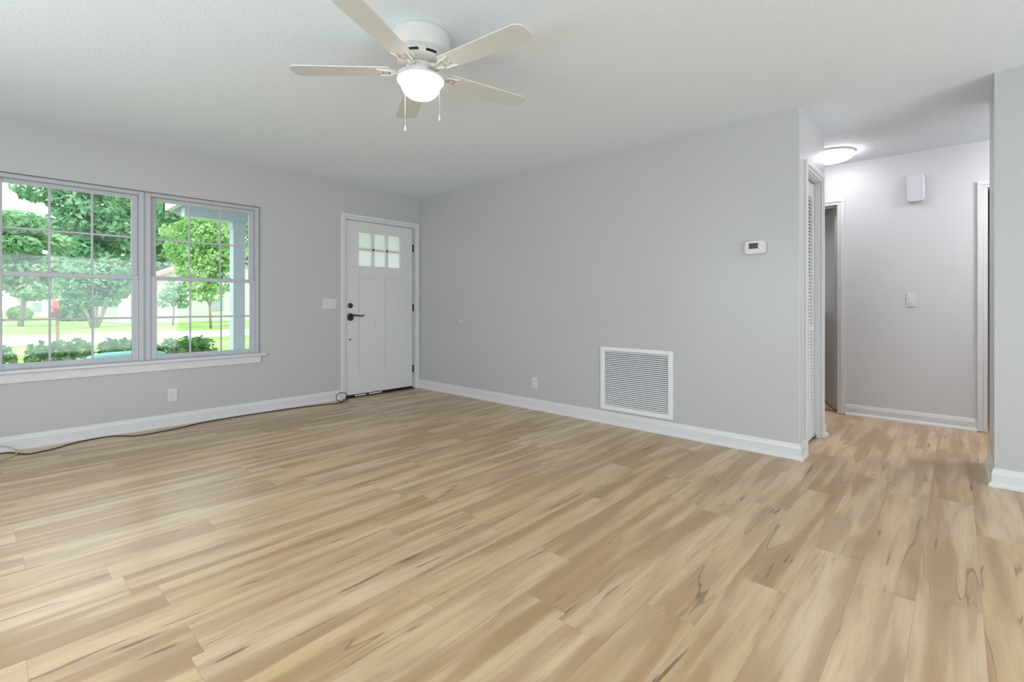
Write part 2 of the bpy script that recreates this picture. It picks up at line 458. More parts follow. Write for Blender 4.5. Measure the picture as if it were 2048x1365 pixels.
# jambs of the hall openings
sblock('trim_6', [(XH, XH2, HY0, HY0 + .004, .004, HZ), (XH, XH2, HY1 - .004, HY1, .004, HZ), (XH, XH2, HY0, HY1, HZ - .004, HZ),
                  (XH + .045, XH + .08, HY0 + .004, HY0 + .014, .01, HZ - .004), (XH + .045, XH + .08, HY0, HY1, HZ - .016, HZ - .004)], M_trim, 'white jamb of the ajar hall door', 'door jamb')
sblock('trim_7', [(XH, XH2, RY1 - .004, RY1, .004, HZ), (XH, XH2, RY0, RY0 + .004, .004, HZ), (XH, XH2, RY0, RY1, HZ - .004, HZ)], M_trim, 'white jamb at the right end of the hall', 'door jamb')
struct(boxes('trim_8', [(XH2 - .012, XH2 + .025, HY0 + .006, HY1 - .006, 0, .006)], M_wood), 'brown threshold strip under the ajar hall door', 'threshold')

# ------------------------------------------------------------------ windows (double hung, 3 x 2 lights per sash)
def window(name, x0, x1, label):
    root = thing(name, label, 'window', ((x0 + x1) / 2, .07, WZ0 + .01)); root['kind'] = 'structure'
    inv = Matrix.Translation(-Vector(root.location))
    z0, z1 = .575, 2.038
    def bl(nm, lst, mat, par=root, bev=.003):
        b = MB()
        for l in lst: b.box(*l, mat=inv) if len(l) == 6 else b.box(*l[:6], mi=l[6], mat=inv)
        o = b.build(nm, mat, par, bev); return o
    fw_ = .034
    bl('window_frame', [(x0, x0 + fw_, .040, .125, z0, z1), (x1 - fw_, x1, .040, .125, z0, z1), (x0 + fw_, x1 - fw_, .040, .125, z1 - .030, z1), (x0 + fw_, x1 - fw_, .040, .125, z0, z0 + .016)], M_vinyl)
    a0, a1 = x0 + fw_, x1 - fw_
    def sash(zb, zt, y0, y1, railb, railt):
        sw = .046
        s = bl('sash', [(a0, a0 + sw, y0, y1, zb, zt), (a1 - sw, a1, y0, y1, zb, zt), (a0 + sw, a1 - sw, y0, y1, zb, zb + railb), (a0 + sw, a1 - sw, y0, y1, zt - railt, zt)], M_vinyl)
        g0, g1, h0, h1 = a0 + sw, a1 - sw, zb + railb, zt - railt
        ym = (y0 + y1) / 2
        bl('pane', [(g0 - .004, g1 + .004, ym + .006, ym + .010, h0 - .004, h1 + .004)], M_glass, s, 0)
        mw = .0075
        bars = []
        for k in (1, 2):
            xm = g0 + (g1 - g0) * k / 3; bars.append((xm - mw, xm + mw, ym - .003, ym + .004, h0, h1))
        zm = (h0 + h1) / 2; bars.append((g0, g1, ym - .0035, ym + .0045, zm - mw, zm + mw))
        bl('muntin', bars, M_vinyl, s, .002)
        return s
    sash(1.285, z1 - .030, .084, .110, .030, .032)
    lo = sash(z0 + .016, 1.316, .050, .078, .040, .034)
    for xx in (a0 + .24, a1 - .24):
        b = MB(); b.prism([(-.030, 0), (.030, 0), (.022, .006), (.012, .014), (-.012, .014), (-.022, .006)], 0, .020,
                          mat=inv @ Matrix.Translation((xx, .074, 1.316)) @ Matrix.Rotation(PI / 2, 4, 'X'))
        b.build('sash_lock', M_vinyl, lo, .002)
    return root
window('window_1', -3.785, -2.866, 'left white double hung window with grid panes')
window('window_2', -2.852, -1.933, 'right white double hung window showing the porch post')
sblock('trim_9', [(-2.866, -2.852, .052, .12, .588, WZ1)], M_vinyl, 'grooved mullion between the two front windows', 'mullion')

# ------------------------------------------------------------------ front door
d1 = thing('door_1', 'white craftsman front door with six small panes', 'door', (-.56, .035, .022)); d1['kind'] = 'structure'
inv = Matrix.Translation(-Vector(d1.location))
def dbox(nm, lst, mat, par=d1, bev=.002):
    b = MB()
    for l in lst: b.box(*l, mat=inv)
    return b.build(nm, mat, par, bev)
sx0, sx1, sz0, sz1 = -1.016, -.101, .031, 2.032
y0, y1 = .012, .056
gx0, gx1, gz0, gz1 = -.852, -.282, 1.518, 1.912
pz0, pz1 = .305, 1.382
dbox('door_panel', [(sx0, gx0, y0, y1, sz0, sz1), (gx1, sx1, y0, y1, sz0, sz1), (gx0, gx1, y0, y1, gz1, sz1), (gx0, gx1, y0, y1, pz1, gz0),
                    (gx0, gx1, y0, y1, sz0, pz0), (-.628, -.497, y0, y1, pz0, pz1),
                    (gx0, -.628, y0 + .009, y1, pz0, pz1), (-.497, gx1, y0 + .009, y1, pz0, pz1)], M_trim)
gxa, gxb = (gx1 - gx0), .024
mun = []
for k in (1, 2):
    xm = gx0 + gxa * k / 3; mun.append((xm - .014, xm + .014, y0 - .002, y1, gz0, gz1))
mun.append((gx0, gx1, y0 - .002, y1, 1.702, 1.728))
dbox('muntin', mun, M_trim)
dbox('door_glass', [(gx0 - .003, gx1 + .003, .034, .040, gz0 - .003, gz1 + .003)], M_frost, d1, 0)
b = MB(); b.lathe([(.0, -.020), (.018, -.020), (.027, -.014), (.030, -.004), (.030, 0)], 28, mat=inv @ Matrix.Translation((-.960, y0, 1.056)) @ Matrix.Rotation(-PI / 2, 4, 'X') @ Matrix.Scale(-1, 4, (0, 0, 1)) @ Matrix.Scale(-1, 4, (0, 0, 1)))
b.lathe([(.030, 0), (.030, .005), (.026, .016), (.0, .018)], 28, mat=inv @ Matrix.Translation((-.960, y0, 1.056)) @ Matrix.Rotation(PI / 2, 4, 'X'))
db = b.build('deadbolt', M_black, d1)
b = MB()
esc = []
for k in range(24):
    a = 2 * PI * k / 24; c_, s_ = math.cos(a), math.sin(a)
    esc.append((max(-.034, min(.034, .040 * c_)), .043 * s_))
b.prism(esc, 0, .018, mat=inv @ Matrix.Translation((-.962, y0, .925)) @ Matrix.Rotation(PI / 2, 4, 'X'))
hp = b.build('door_handle', M_black, d1, .003)
b = MB(); b.tube([inv @ Vector(p) for p in [(-.945, .012, .942), (-.945, -.030, .944), (-.925, -.048, .945), (-.885, -.052, .940), (-.850, -.050, .936), (-.822, -.048, .943), (-.812, -.047, .946)]], [.010, .010, .010, .008, .0075, .007, .005], 10)
b.build('lever', M_black, hp)
b = MB(); b.lathe([(.010, 0), (.010, .006), (.0, .010)], 16, mat=inv @ Matrix.Translation((-.962, y0, .668)) @ Matrix.Rotation(PI / 2, 4, 'X'))
b.build('lock_hole_cover', M_black, d1)
for z in (1.786, 1.028, .252):
    b = MB(); b.tube([inv @ Vector((-.0905, .004, z - .045)), inv @ Vector((-.0905, .004, z + .045))], .0075, 10)
    b.box(-.099, -.082, .004, .014, z - .045, z + .045, mat=inv)
    b.build('hinge', M_bronze, d1)
dbox('door_sweep', [(sx0, sx1, .013, .05, .021, .0315), (sx0, -.90, .016, .05, .0121, .021), (-.735, -.715, .016, .05, .0121, .021), (-.52, sx1, .016, .05, .0121, .021)], M_black, d1, 0)
sblock('trim_10', [(DX0, DX1, -.012, .14, .0, .012)], M_black, 'black threshold under the front door', 'threshold')
sblock('trim_11', [(DX0, sx0 - .004, .060, .14, .013, DZ), (sx1 + .003, DX1, .060, .14, .013, DZ), (DX0, DX1, .060, .14, sz1 + .004, DZ),
                   (DX0, DX0 + .006, 0, .06, .013, DZ), (DX1 - .004, DX1, .014, .06, .013, DZ), (DX0, DX1, .001, .06, sz1 + .010, DZ)], M_trim, 'white jamb around the front door slab', 'door jamb')

# ------------------------------------------------------------------ bifold louvered closet door
d2 = thing('door_2', 'white louvered bifold closet door at the wall end', 'closet door', (.455, -LR + .06, .012)); d2['kind'] = 'structure'
inv2 = Matrix.Translation(-Vector(d2.location))
def leaf(x0, x1):
    b = MB(); ya, yb = -LR + .046, -LR + .076; z0, z1 = .014, 2.026; sw = .048
    for l in [(x0, x0 + sw, ya, yb, z0, z1), (x1 - sw, x1, ya, yb, z0, z1), (x0 + sw, x1 - sw, ya, yb, z0, .135), (x0 + sw, x1 - sw, ya, yb, .865, .90), (x0 + sw, x1 - sw, ya, yb, 1.915, z1)]:
        b.box(*l, mat=inv2)
    o = b.build('door_leaf', M_trim, d2, .002)
    b = MB()
    for za, zb in ((.135, .865), (.90, 1.915)):
        n = int((zb - za) / .0262)
        for k in range(n):
            zc = za + (k + .5) * (zb - za) / n
            b.box(-(x1 - x0 - 2 * sw) / 2 - .003, (x1 - x0 - 2 * sw) / 2 + .003, -.003, .003, -.0155, .0155,
                  mat=inv2 @ Matrix.Translation(((x0 + x1) / 2, (ya + yb) / 2, zc)) @ Matrix.Rotation(math.radians(-38), 4, 'X'))
    b.build('louver', M_trim, o)
leaf(.210, .453); leaf(.457, .700)
b = MB(); b.box(.655, .695, -LR + .03, -LR + .08, .0, .004, mat=inv2); b.tube([inv2 @ Vector((.675, -LR + .060, .0)), inv2 @ Vector((.675, -LR + .060, .016))], .005, 8)
b.box(.690, .696, -LR + .03, -LR + .05, .0, .03, mat=inv2)
b.build('pivot_bracket', M_steel, d2)
sblock('trim_12', [(CX0 - .002, CX0 + .002, -LR, -LR + .10, .006, CZ), (CX1 - .002, CX1 + .003, -LR, -LR + .10, .006, CZ), (CX0, CX1, -LR, -LR + .10, CZ - .008, CZ)], M_trim, 'white jamb lining the closet opening', 'door jamb')

# ------------------------------------------------------------------ ajar door at the end of the hall
ang = math.radians(19.0)
d3 = thing('door_3', 'plain grey door standing ajar at the hall end', 'door', (XH2 + .006, HY0 + .006, .010), ang); d3['kind'] = 'structure'
b = MB(); b.box(.004, .714, 0, .035, .004, 2.022); b.build('door_panel', M_leafdoor, d3, .002)
b = MB(); b.lathe([(.030, 0), (.030, .006), (.013, .012), (.012, .030), (.026, .040), (.030, .052), (.024, .066), (0, .070)], 24, mat=Matrix.Translation((.645, 0, .930)) @ Matrix.Rotation(PI / 2, 4, 'X'))
b.lathe([(.030, 0), (.030, .006), (.013, .012), (.012, .030), (.026, .040), (.030, .052), (.024, .066), (0, .070)], 24, mat=Matrix.Translation((.645, .035, .930)) @ Matrix.Rotation(-PI / 2, 4, 'X'))
b.build('door_knob', M_bronze, d3)

# ------------------------------------------------------------------ return air grille
gy0, gy1, gz0_, gz1_ = -3.403, -2.717, .127, .690
iy0, iy1, iz0, iz1 = -3.361, -2.760, .167, .655
gr = thing('return_air_grille', 'large white return air grille low on the long grey wall', 'air grille', (-.004, (gy0 + gy1) / 2, gz0_))
ig = Matrix.Translation(-Vector(gr.location))
b = MB()
for l in [(-.014, -.001, gy0, iy0, gz0_, gz1_), (-.014, -.001, iy1, gy1, gz0_, gz1_), (-.014, -.001, iy0, iy1, gz0_, iz0), (-.014, -.001, iy0, iy1, iz1, gz1_)]: b.box(*l, mat=ig)
b.build('grille_frame', M_grille, gr, .004)
b = MB(); b.box(-.0025, -.0005, iy0, iy1, iz0, iz1, mat=ig); b.build('grille_backing', M_dark, gr)
NS = 29
for k in range(NS):
    zc = iz0 + (k + .5) * (iz1 - iz0) / NS
    b = MB(); b.box(-.0062, .0062, iy0, iy1, -.0011, .0011, mat=ig @ Matrix.Translation((-.0075, 0, zc)) @ Matrix.Rotation(math.radians(-48), 4, 'Y'))
    b.build('louver', M_grille, gr)

# ------------------------------------------------------------------ wall plates, thermostat, chime, bumper
def plate(root, wd, ht, th=.006):
    b = MB(); b.box(-wd / 2, wd / 2, -th, 0, -ht / 2, ht / 2); return b.build('cover_plate', M_white, root, .003)
def outlet(label, loc, rz):
    r = thing('wall_outlet', label, 'outlet', loc, rz); plate(r, .072, .116)
    for s in (-1, 1):
        b = MB(); pr = []
        for k in range(20):
            a = 2 * PI * k / 20; pr.append((.0165 * math.cos(a), max(-.0135, min(.0135, .0165 * math.sin(a)))))
        b.prism(pr, 0, .0025, mat=Matrix.Translation((0, -.006, s * .0195)) @ Matrix.Rotation(PI / 2, 4, 'X'))
        rc = b.build('receptacle', M_white, r)
        b = MB()
        for xx in (-.006, .006): b.box(xx - .001, xx + .001, -.0089, -.0083, s * .0195 - .001, s * .0195 + .007)
        b.lathe([(.0022, 0), (.0022, .0006), (0, .0006)], 10, mat=Matrix.Translation((0, -.0083, s * .0195 - .007)) @ Matrix.Rotation(PI / 2, 4, 'X'))
        b.build('slot', M_grey, rc)
    return r
outlet('white duplex outlet on the front wall under the right window', (-2.669, 0, .271), 0)
outlet('white duplex outlet on the long wall left of the air grille', (0, -1.935, .272), -PI / 2)
def rocker(r, xx):
    b = MB(); vs = [(xx - .0165, -.006, -.033), (xx + .0165, -.006, -.033), (xx + .0165, -.006, .033), (xx - .0165, -.006, .033),
                    (xx - .0165, -.0115, -.033), (xx + .0165, -.0115, -.033), (xx + .0165, -.0075, .033), (xx - .0165, -.0075, .033)]
    b.add(vs, [(0, 1, 2, 3), (4, 5, 6, 7), (0, 1, 5, 4), (1, 2, 6, 5), (2, 3, 7, 6), (3, 0, 4, 7)]); b.build('rocker', M_white, r, .001)
r = thing('light_switch', 'white triple switch plate left of the front door', 'light switch', (-1.216, 0, 1.079)); plate(r, .165, .114)
for xx in (-.046, 0, .046): rocker(r, xx)
r = thing('light_switch', 'white single switch below the chime on the hall wall', 'light switch', (XH, -4.803, 1.111), -PI / 2); plate(r, .074, .122)
rocker(r, 0)
r = thing('thermostat', 'white thermostat with dark display on the long grey wall', 'thermostat', (0, -4.026, 1.485), -PI / 2)
pl = []
for k in range(32):
    a = 2 * PI * k / 32; ca, sa = math.cos(a), math.sin(a)
    pl.append((.072 * math.copysign(abs(ca) ** .45, ca), .050 * math.copysign(abs(sa) ** .35, sa)))
b = MB(); b.prism(pl, 0, .026, mat=Matrix.Rotation(PI / 2, 4, 'X')); b.build('housing', M_white, r, .006, segs=3)
b = MB(); b.box(-.040, .021, -.0275, -.0255, -.009, .031); b.build('display', M_screen, r)
for zz in (.022, .000):
    b = MB(); b.box(.036, .052, -.0290, -.0255, zz - .007, zz + .007); b.build('button', M_grey if zz > 1 else M_grille, r, .001)
for xx in (-.024, .004):
    b = MB(); b.box(xx - .010, xx + .010, -.0280, -.0255, -.027, -.020); b.build('button', M_grille, r, .001)
r = thing('door_chime', 'white rounded door chime box high on the hall wall', 'door chime', (XH, -4.832, 2.112), -PI / 2)
pl = []
for k in range(40):
    a = 2 * PI * k / 40; ca, sa = math.cos(a), math.sin(a)
    pl.append((.064 * math.copysign(abs(ca) ** .4, ca), .128 * math.copysign(abs(sa) ** .35, sa)))
b = MB(); b.prism(pl, 0, .050, mat=Matrix.Rotation(PI / 2, 4, 'X')); b.build('cover', M_chime, r, .014, segs=4)
for s in (-1, 1):
    b = MB(); b.box(s * .0615, s * .0655, -.030, -.016, -.058, .060); b.build('sound_slot', M_grey, r, .001)
r = MB(); r.lathe([(.014, 0), (.014, .004), (.010, .010), (.011, .022), (.008, .028), (0, .029)], 16, mat=Matrix.Rotation(-PI / 2, 4, 'Y'))
o = r.build('door_bumper', M_white); o.location = (0, -.814, .871)
tag(o, 'small white round door bumper on the long wall near the door', 'door bumper')

# ------------------------------------------------------------------ ceiling fan
FX, FY = -2.2935, -3.089
fan = thing('ceiling_fan', 'white five blade ceiling fan with lit glass bowl', 'ceiling fan', (FX, FY, H))
def fz(p): return [(r, z - H) for r, z in p]
# motor housing with dark vent slots cut into the taper
b = MB()
prof = fz([(.143, H), (.148, 2.432), (.148, 2.362), (.146, 2.350), (.138, 2.341), (.122, 2.334), (.120, 2.324), (.117, 2.306), (.105, 2.297), (.078, 2.292), (.0, 2.292)])
n = 72
b.lathe(prof, n)
# slot faces: ring between profile rows 6 and 7
hs = b.build('motor_housing', [M_fan, M_dark], fan)
for k in range(8):
    b = MB()
    a0 = 2 * PI * k / 8 + .35
    pts = []
    for j in range(7):
        a = a0 + (j / 6) * .48
        pts.append((a,))
    vs = []; fs = []
    for j, (a,) in enumerate(pts):
        for rr, zz in ((.1215, 2.325), (.1193, 2.313), (.110, 2.313), (.110, 2.325)):
            vs.append((rr * math.cos(a), rr * math.sin(a), zz - H))
    for j in range(6):
        for q in range(4):
            q2 = (q + 1) % 4; fs.append((j * 4 + q, j * 4 + q2, j * 4 + 4 + q2, j * 4 + 4 + q))
    fs.append((0, 1, 2, 3)); fs.append((27, 26, 25, 24))
    b.add(vs, fs)
    b.build('vent_slot', M_dark, hs)
b = MB(); b.lathe(fz([(.070, 2.292), (.072, 2.286), (.072, 2.274), (.056, 2.268), (.050, 2.262), (.050, 2.236), (.058, 2.232), (.090, 2.229), (.116, 2.224), (.121, 2.219), (.121, 2.214), (.100, 2.213), (0, 2.213)]), 40)
b.build('light_fitter', M_fan, fan)
b = MB(); b.lathe(fz([(.1195, 2.2135), (.1195, 2.206), (.113, 2.203), (.106, 2.203), (.106, 2.2135)]), 48); rim = b.build('bowl_rim', M_rim, fan)
b = MB(); b.lathe(fz([(.1030, 2.212), (.1030, 2.200), (.1005, 2.187), (.095, 2.168), (.083, 2.149), (.064, 2.134), (.040, 2.1255), (.018, 2.1225), (0, 2.122)]), 48)
b.build('glass_bowl', M_globe, fan)
BZ = 2.262
for k in range(5):
    a = math.radians(61.5 + 72 * k)
    R_ = Matrix.Rotation(a, 4, 'Z')
    T_ = R_ @ Matrix.Translation((0, 0, BZ - H)) @ Matrix.Rotation(math.radians(-5), 4, 'X')
    # blade outline (rounded, slightly tapered)
    out = []
    def arc(cx_, cy_, r_, s0, s1, nn=7):
        for j in range(nn):
            t_ = math.radians(s0 + (s1 - s0) * j / (nn - 1)); out.append((cx_ + r_ * math.cos(t_), cy_ + r_ * math.sin(t_)))
    arc(.165, -.036, .018, 180, 270, 4)
    arc(.605, -.018, .050, -90, -12)
    arc(.605, .018, .050, 12, 90)
    arc(.165, .036, .018, 90, 180, 4)
    b = MB(); b.prism(out, -.003, .003, mat=T_); bl = b.build('blade', M_blade, fan, .0015)
    # blade iron: forked bracket with two curling arms and screws
    b = MB()
    b.tube([R_ @ Vector(p) for p in [(.060, 0, 2.283 - H), (.090, 0, 2.272 - H), (.115, .004, 2.250 - H), (.150, .012, 2.246 - H)]], [.012, .011, .010, .008], 8)
    for s in (-1, 1):
        b.tube([T_ @ Vector(p) for p in [(.108, s * .004, -.006), (.135, s * .020, -.008), (.160, s * .034, -.008), (.185, s * .032, -.007), (.215, s * .044, -.006)]], [.008, .007, .0065, .006, .004], 8)
    b.prism([(.12, -.018), (.19, -.014), (.205, 0), (.19, .014), (.12, .018)], -.007, -.003, mat=T_)
    br = b.build('blade_iron', M_fan, fan)
    b = MB()
    for px_, py_ in ((.160, 0), (.190, .009), (.190, -.009)):
        b.lathe([(.005, -.007), (.005, -.009), (.003, -.0105), (0, -.011)], 10, (px_, py_, 0), mat=T_)
    b.build('screw', M_steel, br)
# pull chains in camera-independent fan coordinates
yw = math.radians(47.4969); rt = Vector((math.cos(yw), -math.sin(yw), 0)); fwv = Vector((math.sin(yw), math.cos(yw), 0))
for (lat, fo, ztop, zend, nm) in ((-.0955, .070, 2.222, 1.980, 0), (.1035, -.055, 2.222, 1.988, 1)):
    p = rt * lat + fwv * fo
    b = MB(); b.tube([(p.x, p.y, ztop - H), (p.x, p.y, zend + .042 - H)], .0016, 6)
    ch = b.build('pull_chain', M_white, fan)
    b = MB(); b.lathe([(0, .036), (.0022, .034), (.003, .028), (.0065, .010), (.0062, .004), (.003, 0), (0, 0)], 14, (p.x, p.y, zend - H)); b.build('pull_fob', M_white, ch)

# ------------------------------------------------------------------ hall ceiling light
HX, HYL = 1.39, -4.25
hl = thing('flush_ceiling_light', 'round white flush ceiling light glowing in the hall', 'ceiling light', (HX, HYL, H))
b = MB(); b.lathe([(.190, 0), (.194, -.004), (.194, -.014), (.187, -.018)], 48); b.build('base_ring', M_white, hl)
b = MB(); b.lathe([(.187, -.016), (.184, -.034), (.168, -.052), (.140, -.066), (.090, -.075), (.04, -.079), (0, -.080)], 48); b.build('diffuser', M_hall, hl)

h2 = thing('flush_ceiling_light', 'unseen round fill light added further along the hall, hidden by the right wall', 'ceiling light', (1.33, -6.0, H))  # unseen lamp added to lift the hall wall brightness
b = MB(); b.lathe([(.200, 0), (.204, -.004), (.204, -.016), (.196, -.020)], 48); b.build('base_ring', M_white, h2)
b = MB(); b.lathe([(.196, -.018), (.192, -.034), (.175, -.052), (.140, -.066), (.090, -.075), (.04, -.079), (0, -.080)], 48); b.build('diffuser', M_hall_fill, h2)

# ------------------------------------------------------------------ cables on the floor
def smooth_path(pts, n=6):
    out = []; P = [Vector(p) for p in pts]
    for i in range(len(P) - 1):
        p0 = P[max(i - 1, 0)]; p1 = P[i]; p2 = P[i + 1]; p3 = P[min(i + 2, len(P) - 1)]
        for j in range(n):
            t = j / n
            out.append(.5 * ((2 * p1) + (p2 - p0) * t + (2 * p0 - 5 * p1 + 4 * p2 - p3) * t * t + (3 * p1 - p0 - 3 * p2 + p3) * t ** 3))
    out.append(P[-1]); return out
cr = .0042
pth = [(-4.4, -.10), (-4.0, -.055), (-3.72, -.060), (-3.65, -.12), (-3.587, -.225), (-3.518, -.215), (-3.439, -.185), (-3.347, -.110), (-3.232, -.064), (-3.111, -.060), (-3.039, -.110),
       (-2.961, -.190), (-2.816, -.195), (-2.615, -.149), (-2.442, -.085), (-2.061, -.065), (-1.591, -.095), (-1.316, -.150), (-1.20, -.185)]
pp = [(x, y, cr + .0005) for x, y in pth]
cxl, cyl = -1.150, -.165
dirx = Vector((.74, -.67, 0))
for j in range(1, 13):
    t = -PI / 2 + 2 * PI * j / 12
    q = Vector((cxl, cyl, .056)) + dirx * (.062 * math.cos(t)) + Vector((0, .004 * j / 4, .050 * math.sin(t)))
    pp.append((q.x, q.y, max(q.z, cr + .001)))
pp += [(-1.12, -.115, cr + .002), (-1.06, -.05, cr + .002), (-1.02, -.022, .016)]
b = MB(); b.tube(smooth_path(pp), cr, 8)
tag(b.build('coaxial_cable', M_cable), 'thin black cable lying along the front baseboard to the door', 'cable')
pp = [(-4.5, -.55, .005), (-4.05, -.42, .005), (-3.80, -.33, .005), (-3.723, -.285, .005), (-3.674, -.235, .006), (-3.640, -.175, .012), (-3.632, -.125, .018), (-3.665, -.075, .035), (-3.735, -.050, .060), (-3.83, -.045, .062), (-4.1, -.06, .03), (-4.4, -.09, .006)]
b = MB(); b.tube(smooth_path(pp), .0048, 8)
tag(b.build('extension_cord', M_beige), 'pale cord end curling on the floor below the left window', 'cord')

# ------------------------------------------------------------------ outside
GZ = -.40
sblock('lawn', [(-90, 130, .6, 170, GZ - .2, GZ)], M_grass, 'green front lawn across the street and by the house', 'lawn')
sblock('mulch_bed', [(-7, -1.9, .145, .6, GZ - .2, GZ)], M_bark, 'mulch strip under the windows', 'garden bed')
sblock('road', [(-90, 130, 19.4, 25.8, GZ, GZ + .015)], M_road, 'pale concrete street crossing in front of the house', 'road')
# porch
sblock('porch_floor', [(-1.75, 3.2, .145, 2.1, GZ, -.12)], M_road, 'concrete porch slab', 'porch')
pr = sblock('porch_roof', [(-2.16, 3.2, 1.73, 1.89, 2.135, 2.34), (-2.20, 3.2, .145, 2.2, 2.34, 2.42), (-2.26, -2.20, .145, 2.26, 2.24, 2.46), (-2.26, 3.2, 2.2, 2.26, 2.24, 2.46)], M_porch, 'white porch beam, soffit and fascia', 'porch roof')
pc = thing('porch_post', 'square white porch post seen through the right window', 'porch post', (-1.556, 1.81, -.12))
b = MB(); b.box(-.070, .070, -.070, .070, 0, 2.245); b.build('shaft', M_porch, pc, .004)
b = MB(); b.box(-.082, .082, -.082, .082, 2.16, 2.2545); b.build('cap', M_porch, pc, .004)
b = MB(); b.box(-.084, .084, -.084, .084, 0, .14); b.build('plinth', M_porch, pc, .004)

def leaves(blobs, n, size, flat=.0, rnd=random):
    """loose leaf quads filling a set of ellipsoidal blobs (cx,cy,cz,rx,ry,rz)"""
    b = MB(); vol = [q[3] * q[4] * q[5] for q in blobs]; tot = sum(vol)
    for q, v_ in zip(blobs, vol):
        for _ in range(int(n * v_ / tot)):
            while True:
                d = Vector((rnd.uniform(-1, 1), rnd.uniform(-1, 1), rnd.uniform(-1, 1)))
                if 0.15 < d.length < 1: break
            d = d.normalized() * d.length ** .45
            p = Vector((q[0] + d.x * q[3], q[1] + d.y * q[4], q[2] + d.z * q[5]))
            nrm = (Vector((rnd.gauss(0, 1), rnd.gauss(0, 1), rnd.gauss(0, 1))) + d * 1.2 + Vector((0, 0, .5))).normalized()
            u = nrm.orthogonal().normalized(); w_ = nrm.cross(u)
            a = rnd.uniform(0, 2 * PI); u, w_ = u * math.cos(a) + w_ * math.sin(a), w_ * math.cos(a) - u * math.sin(a)
            s = size * rnd.uniform(.6, 1.3)
            b.add([p - u * s, p - w_ * s * .5 + nrm * s * .12, p + u * s, p + w_ * s * .5 + nrm * s * .12], [(0, 1, 2, 3)])
    return b
def tree(name, label, x, y, blobs, n, size, mat, trunks, group=None):
    t = thing(name, label, 'tree', (x, y, GZ), 0, group)
    leaves(blobs, n, size).build('foliage', mat, t)
    b = MB()
    for pts, r0, r1 in trunks:
        m = len(pts); b.tube(pts, [r0 + (r1 - r0) * i / (m - 1) for i in range(m)], 8)
    b.build('trunk', M_bark, t)
    return t
def crown(cx_, cz, rx, rz, k, seed):
    rr = random.Random(seed); L = []
    for i in range(k):
        a = rr.uniform(0, 2 * PI); q = rr.uniform(.1, .62) * rx; br = rr.uniform(.28, .38)
        L.append((cx_ + q * math.cos(a), q * math.sin(a) * .8, cz + rr.uniform(-.8, .8) * rz, rx * br, rx * br, rz * rr.uniform(.16, .24)))
    return L
GT = 'trees across the street'
tree('oak_tree', 'pale green tree low at the far left of the left window', -2.1, 40, crown(0, 4.9, 3.4, 3.2, 24, 1), 8000, .22, M_leaf,
     [([(0, 0, 0), (.2, 0, 2.0), (.3, 0, 4), (.6, 0, 6)], .16, .06), ([(.2, 0, 2.0), (-.8, .3, 4), (-1.2, .5, 5)], .10, .04)], GT)
tree('oak_tree', 'tall pale trunked tree behind the middle of the left window', 2.6, 57, crown(0, 8.4, 5.2, 7.0, 20, 2), 8000, .34, M_leaf2,
     [([(0, 0, 0), (-.2, 0, 4), (-1.0, 0, 8), (-.9, 0, 13)], .42, .16), ([(-.2, 0, 4), (1, .3, 8), (1.8, .5, 11)], .25, .09)], GT)
tree('oak_tree', 'broad tall tree at the right side of the left window', 10.5, 76, crown(0, 10.5, 8.0, 9.0, 22, 3), 8000, .46, M_leaf,
     [([(0, 0, 0), (0, 0, 5), (.3, 0, 12)], .5, .2)], GT)
tree('oak_tree', 'dense tall tree behind the left half of the right window', 13.4, 58.5, crown(0, 8.4, 5.2, 7.4, 20, 4), 8000, .34, M_leaf2,
     [([(0, 0, 0), (0, 0, 4), (.3, 0, 9)], .45, .15)], GT)
tree('oak_tree', 'dense far tree behind the porch post', 30, 93, crown(0, 11.5, 8.5, 11.0, 26, 5), 8000, .55, M_leaf2,
     [([(0, 0, 0), (0, 0, 4), (.3, 0, 9)], .45, .15)], GT)
tree('myrtle_tree', 'low spreading tree with forked grey trunk in the left window', .95, 34.5,
     [(-.9, 0, 2.6, 1.1, .8, .8), (.3, 0, 3.1, 1.4, 1.0, .9), (1.0, 0, 2.6, .9, .8, .8), (-.4, 0, 1.8, .8, .6, .5), (1.2, 0, 3.3, .9, .7, .6), (-.6, 0, 3.6, 1.0, .8, .6), (.6, 0, 1.7, .7, .6, .4)], 3800, .16, M_leaf2,
     [([(-.1, 0, 0), (-.4, 0, 1), (-1, 0, 2.3)], .12, .05), ([(.1, 0, 0), (.5, 0, 1.2), (1.0, 0, 2.6)], .12, .05), ([(0, 0, 0), (.1, 0, 1.2), (.3, 0, 2.8)], .11, .05)])
tree('maple_tree', 'bright yellow green tree beside the porch post', 4.7, 27.8,
     [(.2, 0, 5.6, 1.4, 1.4, 1.0), (-.4, 0, 4.6, 1.2, 1.0, .9), (.8, 0, 4.3, 1.5, 1.1, 1.0), (.2, 0, 3.5, 1.3, 1.0, .7), (.2, .2, 2.6, .9, .8, .5), (1.2, 0, 2.7, .9, .8, .6), (.3, 0, 2.0, .7, .6, .4), (.6, 0, 6.3, 1.3, 1.0, .8), (1.9, 0, 4.9, 1.0, .9, .9), (1.7, 0, 3.4, .8, .8, .6), (-1.1, 0, 5.6, .7, .7, .5), (.9, 0, 1.9, .5, .5, .3)], 6400, .14, M_leaf3,
     [([(.75, 0, 0), (.7, 0, 1.3), (.3, 0, 2.6), (-.1, 0, 4.4)], .07, .03), ([(.7, 0, 1.3), (.9, 0, 2.4), (1.0, 0, 3.6)], .05, .03)])
tree('young_tree', 'small young tree in front of the pale house wall', 5.25, 35.4,
     [(0, 0, 2.1, .85, .7, .55), (-.4, 0, 1.6, .6, .5, .4), (.45, 0, 1.5, .55, .5, .35), (0, 0, 2.7, .5, .5, .4)], 700, .13, M_leaf,
     [([(0, 0, 0), (.05, 0, 1), (0, 0, 2.4)], .07, .03)])
